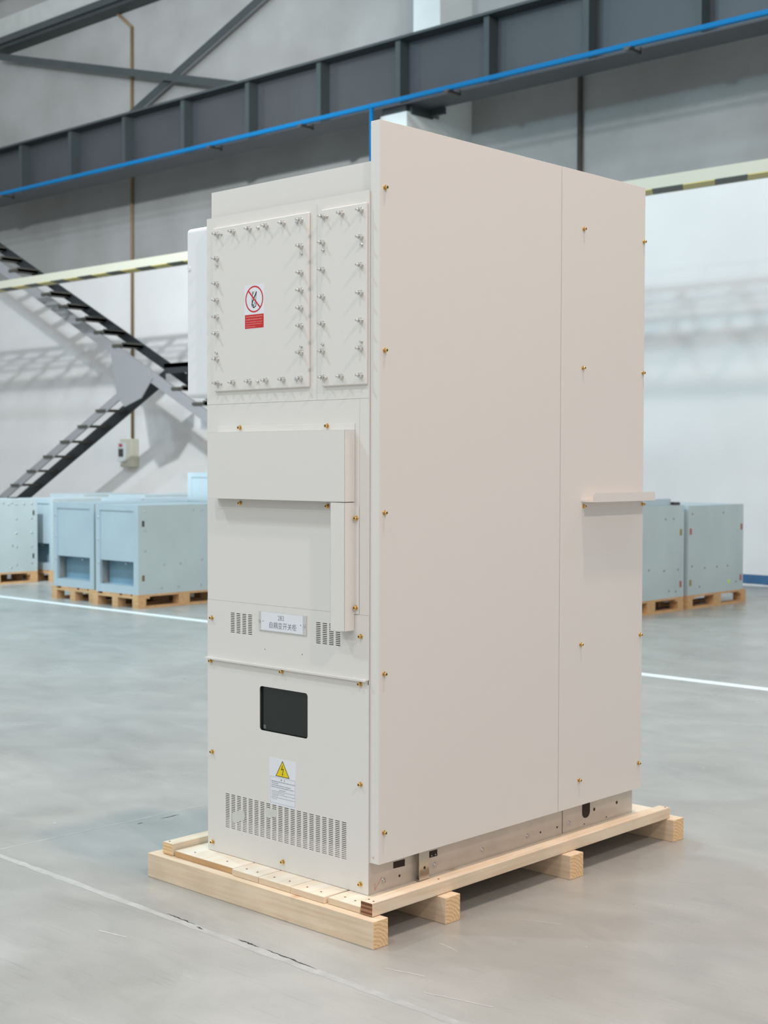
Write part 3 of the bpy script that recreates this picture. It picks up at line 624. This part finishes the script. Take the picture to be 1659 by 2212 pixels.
# nameplate
npl = MB(); npl.box(-0.522, -0.2855, -0.0035, 0, 0.9235, 0.9905); npl = npl.build('nameplate', ACR, cab, bevel=0.001, label='acrylic nameplate holder')
sbox('paper_insert', LABELW, npl, -0.509, -0.3015, -0.0042, -0.0035, 0.9265, 0.9885)
b = MB()
for x in (-0.5165, -0.2925): b.cyl((x, -0.0035, 0.957), (x, -0.0075, 0.957), 0.0042, 12)
b.build('plate_screw', STEEL, npl)
b = MB()
for x in (-0.499, -0.311): b.cyl((x, -0.0042, 0.957), (x, -0.0044, 0.957), 0.0018, 10)
b.build('black_dot', BLACK, npl)
def text(body, size, cx_, z, y, m, parent, name, sx_=1.0, thin=0.0):
    cu = bpy.data.curves.new(name, 'FONT'); cu.body = body; cu.size = size; cu.align_x = 'CENTER'; cu.align_y = 'CENTER'; cu.offset = thin; cu.resolution_u = 6
    t = bpy.data.objects.new(name, cu); col.objects.link(t)
    t.rotation_euler = (math.pi/2, 0, 0); bpy.context.view_layer.update()
    me = bpy.data.meshes.new_from_object(t.evaluated_get(bpy.context.evaluated_depsgraph_get()))
    bpy.data.objects.remove(t)
    me.transform(Matrix.Rotation(math.pi/2, 4, 'X')); me.transform(Matrix.Diagonal((sx_, 1, 1, 1)))
    me.materials.clear(); me.materials.append(m)
    return link(name, me, parent, (cx_, y, z))
text('283', 0.0235, -0.4085, 0.972, -0.0045, NAVY, npl, 'number_text', 0.9, -0.00035)
text('自耦变开关柜', 0.0245, -0.4005, 0.9445, -0.0045, NAVY, npl, 'name_text', 0.95, -0.0002)

# prohibition sticker on the wide cover plate
YS = -0.0104
st = sbox('prohibition_sticker', LABELW, cab, -0.586, -0.485, YS, -0.010, 1.957, 2.108)
def ring(b, cx_, cz, ro, ri, y, th=0.0003, n=56):
    for i in range(n):
        a0, a1 = 2*math.pi*i/n, 2*math.pi*(i+1)/n
        p = [(cx_+r*math.cos(a), y, cz+r*math.sin(a)) for r, a in ((ri, a0), (ro, a0), (ro, a1), (ri, a1))]
        b.prism(p, (0, -th, 0))
b = MB(); ring(b, -0.5355, 2.0585, 0.0455, 0.0405, YS)
a = math.radians(135); dxx, dzz = math.cos(a), math.sin(a)
p0 = (-0.5355+0.042*dxx, 2.0585+0.042*dzz); p1 = (-0.5355-0.042*dxx, 2.0585-0.042*dzz); nx_, nz_ = 0.0026*dzz, -0.0026*dxx
b.prism([(p0[0]+nx_, YS-0.0004, p0[1]+nz_), (p1[0]+nx_, YS-0.0004, p1[1]+nz_), (p1[0]-nx_, YS-0.0004, p1[1]-nz_), (p0[0]-nx_, YS-0.0004, p0[1]-nz_)], (0, -0.0003, 0))
b.build('red_ring', RED, st)
def stroke(b, pts, w_, y, th=0.00025):
    for (xa, za), (xb, zb) in zip(pts, pts[1:]):
        l = math.hypot(xb-xa, zb-za); nx, nz = -(zb-za)/l*w_/2, (xb-xa)/l*w_/2
        b.prism([(xa+nx, y, za+nz), (xb+nx, y, zb+nz), (xb-nx, y, zb-nz), (xa-nx, y, za-nz)], (0, -th, 0))
def spx(px, py): return (-0.586+(px-430)/680*0.101, 2.108-((py-410)+(430-px)*-0.095)/1530*0.151)
b = MB()
for pts, w_ in (([(705, 615), (715, 720), (690, 900), (700, 1080)], 0.0022), ([(765, 615), (715, 720)], 0.0022), ([(845, 620), (820, 700), (765, 830), (715, 960), (690, 1080)], 0.0045), ([(845, 620), (830, 800), (825, 940)], 0.0018), ([(800, 960), (755, 1085)], 0.002), ([(690, 1080), (755, 1090), (750, 1180)], 0.0028), ([(690, 1080), (690, 1110), (750, 1180), (830, 1110), (825, 1000)], 0.0028)):
    stroke(b, [spx(*p) for p in pts], w_, YS-0.0001)
b.build('pictogram', BLACK, st)
sbox('red_text_panel', RED, st, -0.5835, -0.4875, YS-0.0003, YS, 1.9595, 2.0065)
b = MB()
for k, (z, l) in enumerate(((1.9995, 0.085), (1.990, 0.080), (1.981, 0.084), (1.9735, 0.080), (1.9655, 0.046))):
    x = -0.579; h = 0.0042 if k < 2 else 0.0028
    while x < -0.579+l:
        ww = random.uniform(0.0015, 0.004); b.box(x, min(x+ww, -0.49), YS-0.0006, YS-0.0003, z-h/2*random.uniform(.6, 1), z+h/2*random.uniform(.6, 1)); x += ww+random.uniform(0.001, 0.0025)
b.build('fine_print', PINKT, st)

# electrical warning sticker
ws = sbox('warning_sticker', LABELW, cab, -0.4715, -0.339, -0.0005, 0.0, 0.3305, 0.492)
tri = [(-0.405, 0.487), (-0.440, 0.4305), (-0.370, 0.4305)]
def triang(k): c = (-0.405, 0.4495); return [(c[0]+(x-c[0])*k, c[1]+(z-c[1])*k) for x, z in tri]
b = MB(); b.prism([(x, -0.0005, z) for x, z in triang(1.0)], (0, -0.0002, 0)); b.build('black_triangle', BLACK, ws)
b = MB(); b.prism([(x, -0.0007, z) for x, z in triang(0.88)], (0, -0.0002, 0)); b.build('yellow_triangle', YELLOW, ws)
b = MB(); stroke(b, [(-0.4045, 0.4705), (-0.4105, 0.4555), (-0.4005, 0.4595), (-0.4045, 0.4385)], 0.0024, -0.0009)
b.prism([(-0.4075, -0.0009, 0.4415), (-0.4045, -0.0009, 0.4355), (-0.4015, -0.0009, 0.4425)], (0, -0.0002, 0)); b.build('lightning_bolt', BLACK, ws)
b = MB()
fr = [(-0.4665, 0.4265), (-0.3425, 0.4265), (-0.3425, 0.337), (-0.4665, 0.337), (-0.4665, 0.4265)]
stroke(b, fr, 0.0007, -0.0005); b.build('border_line', INK, ws)
b = MB()
b.box(-0.4135, -0.4085, -0.0008, -0.0005, 0.4165, 0.4225); b.box(-0.3965, -0.3945, -0.0008, -0.0005, 0.4165, 0.4235); b.box(-0.398, -0.393, -0.0008, -0.0005, 0.4165, 0.4172)
rows = [(0.4115, -0.461, -0.343, 1), (0.405, -0.459, -0.425, 1), (0.3985, -0.461, -0.362, 1), (0.392, -0.461, -0.346, 1), (0.384, -0.420, -0.390, 1), (0.3785, -0.461, -0.343, 0), (0.373, -0.459, -0.394, 0), (0.3675, -0.461, -0.344, 0), (0.3625, -0.459, -0.428, 0), (0.357, -0.461, -0.343, 0), (0.3515, -0.459, -0.432, 0)]
for z, xa, xb, kk in rows:
    x = xa; h = 0.0032 if kk else 0.0020
    while x < xb-0.001:
        ww = random.uniform(0.0012, 0.0032); b.box(x, min(x+ww, xb), -0.0008, -0.0005, z-h/2*random.uniform(.5, 1), z+h/2*random.uniform(.5, 1)); x += ww+random.uniform(0.0006, 0.0018)
b.build('fine_print', INK, ws)
# clear tape patches stuck over the louvres
for pts in ([(-0.667, 0.262), (-0.655, 0.270), (-0.625, 0.281), (-0.603, 0.278), (-0.599, 0.262), (-0.606, 0.247), (-0.622, 0.243), (-0.640, 0.236), (-0.655, 0.231), (-0.667, 0.236)],
            [(-0.492, 0.309), (-0.470, 0.312), (-0.445, 0.315), (-0.434, 0.312), (-0.436, 0.290), (-0.452, 0.288), (-0.468, 0.279), (-0.488, 0.279)]):
    b = MB(); b.prism([(x, -0.0002, z) for x, z in pts], (0, -0.0005, 0)); b.build('tape_patch', TAPE, cab)
b = MB(); b.cyl((-0.494, 0, 0.860), (-0.494, -0.0004, 0.860), 0.0018, 8); b.cyl((-0.308, 0, 0.859), (-0.308, -0.0004, 0.859), 0.0018, 8); b.build('paint_speck', DARKC, cab)

# ---- side panels (standing 40 mm off the plinth, folded front flange)
HB, HT = 0.2158, 2.5770
b = MB(); b.box(T-0.002, T, 0.006, 0.9655, HB, HT); b.box(0.0005, T-0.002, 0.006, 0.008, HB, HT); b.box(0.0005, T-0.002, 0.008, 0.9655, HT-0.002, HT)
spf = b.build('side_panel', PAINTW, cab, bevel=0.0008, label='wide front side panel')
b = MB(); b.box(T-0.002, T, 0.9675, 1.515, HB, HT); b.box(0.0005, T-0.002, 1.513, 1.515, HB, HT); b.box(0.0005, T-0.002, 0.9675, 1.513, HT-0.002, HT)
spr = b.build('side_panel', PAINTW, cab, bevel=0.0008, label='narrow rear side panel')
b = MB(); b.box(0.0, T-0.004, 0.960, 0.972, HB+0.01, HT-0.01); b.box(-0.0015, 0.012, 0.03, 1.50, 0.245, 2.55); b.build('panel_support', PAINTW, cab)
for z in (2.367, 1.8555, 1.341, 0.8265, 0.3165): put(SCRX, 'screw', spf, (T, 0.0285, z))
for y, z in ((1.103, 2.367), (1.505, 2.366), (1.103, 1.854), (1.505, 1.855), (1.1, 0.823), (1.5, 0.8255), (1.095, 0.313), (1.495, 0.316)): put(SCRX, 'screw', spr, (T, y, z))
# shelf bracket on the rear side panel
b = MB()
XS = 0.100
b.box(T, T+0.002, 1.098, 1.5155, 1.3245, 1.358)
b.box(T, XS-0.002, 1.098, 1.5095, 1.3562, 1.358)
def lip(b, y0, y1, z0, z1, r):
    pts = [(XS, y0, z0), (XS, y1, z0)]
    for k in range(6):
        a = math.pi/2*k/5; pts.append((XS, y1-r+r*math.cos(a), z1-r+r*math.sin(a)))
    for k in range(6):
        a = math.pi/2*k/5; pts.append((XS, y0+r-r*math.sin(a), z1-r+r*math.cos(a)))
    b.prism(pts, (-0.002, 0, 0))
lip(b, 1.0915, 1.5095, 1.356, 1.3905, 0.008)
sh = b.build('shelf_bracket', PAINTW, cab)
for y in (1.111, 1.507): put(SCRX, 'screw', sh, (T+0.002, y, 1.340))

# ---- plinth details on the right side
def hole(name, pts, m=DARKIN, par=cab):
    b = MB(); b.prism([(-0.0015, y, z) for y, z in pts], (0.0006, 0, 0)); return b.build(name, m, par)
def circ(y, z, r, n=16, sq=1.0): return [(y+r*math.cos(2*math.pi*k/n), z+r*sq*math.sin(2*math.pi*k/n)) for k in range(n)]
hole('slot_opening', [(0.1195, 0.173), (0.1750, 0.1705), (0.1750, 0.1935), (0.1195, 0.1945)])
ho = hole('slot_opening', [(0.2790, 0.1725), (0.3375, 0.1715), (0.3375, 0.1935), (0.2790, 0.1945)])
b = MB()
for y in (0.290, 0.309, 0.328): b.cyl((-0.0008, y, 0.1775), (-0.0002, y, 0.1775), 0.0022, 8)
b.build('led_dot', LABELW, ho)
for y, z, r in ((0.149, 0.143, 0.0045), (0.915, 0.142, 0.004), (1.017, 0.142, 0.004), (1.257, 0.167, 0.0065), (1.410, 0.167, 0.0065), (1.339, 0.122, 0.003), (1.191, 0.122, 0.003)): hole('round_hole', circ(y, z, r))
pts = [(1.177, 0.216), (1.228, 0.216), (1.228, 0.165)] + [(1.2025+0.0255*math.cos(a), 0.165+0.0215*math.sin(a)) for a in [-math.pi*k/10 for k in range(1, 10)]] + [(1.177, 0.165)]
hole('oblong_opening', pts)
for y in (0.074, 0.325, 0.579, 0.836, 1.092):
    b = MB(); z = 0.1425
    b.cyl((-0.0015, y, z), (0.0002, y, z), 0.0105, 20, 0.0095); b.cyl((0.0002, y, z), (0.0030, y, z), 0.0065, 16, 0.004); b.build('dimple_rivet', RIVET, cab)
b = MB(); b.box(-0.0015, 0.0005, 0.002, 0.0045, 0.113, 0.214); b.build('corner_lap', GALV, cab)
# hanging zinc bracket with lip
b = MB(); b.box(0.016, 0.0195, 0.225, 0.274, 0.113, 0.225); b.box(0.0, 0.0195, 0.225, 0.274, 0.1115, 0.115); b.build('zinc_bracket', GALVB, cab, bevel=0.003)
b = MB(); b.cyl((0.0193, 0.250, 0.153), (0.0199, 0.250, 0.153), 0.0052, 14); b.build('bracket_hole', DARKIN, cab)
b = MB(); b.box(-0.0010, 0.012, 0.245, 0.262, 0.196, 0.214); b.build('copper_tab', mat('copper_tab', (0.85, 0.45, 0.12), 0.3, 0.8), cab)
put(SCRX, 'screw', cab, (0.006, 0.877, 0.212))
# hand-drawn red check marks
def mark(pts, w_, xx):
    b = MB()
    for (ya, za), (yb, zb) in zip(pts, pts[1:]):
        l = math.hypot(yb-ya, zb-za); ny, nz = -(zb-za)/l*w_/2, (yb-ya)/l*w_/2
        b.prism([(xx, ya+ny, za+nz), (xx, yb+ny, zb+nz), (xx, yb-ny, zb-nz), (xx, ya-ny, za-nz)], (0.0004, 0, 0))
    return b.build('red_check_mark', PENCIL, cab)
mark([(0.0325, 0.143), (0.0315, 0.1205), (0.0655, 0.1575), (0.0600, 0.150)], 0.0011, -0.0014)
b = MB(); stroke(b, [(0.0100, 0.2375), (0.0175, 0.2310), (0.0195, 0.2400)], 0.0009, 0.0058); b.build('red_check_mark', PENCIL, cab)
# ---- white side housing on the far left flank
b = MB(); b.box(-0.955, -0.8005, 0.03, 0.50, 1.735, 2.347)
hs = b.build('side_housing', WHITE_P, cab, bevel=0.016, label='white rounded side housing', segs=4)
b = MB(); b.cyl((-0.935, 0.031, 2.202), (-0.935, 0.026, 2.202), 0.010, 16, 0.008); b.build('moulded_dimple', WHITE_P, hs)
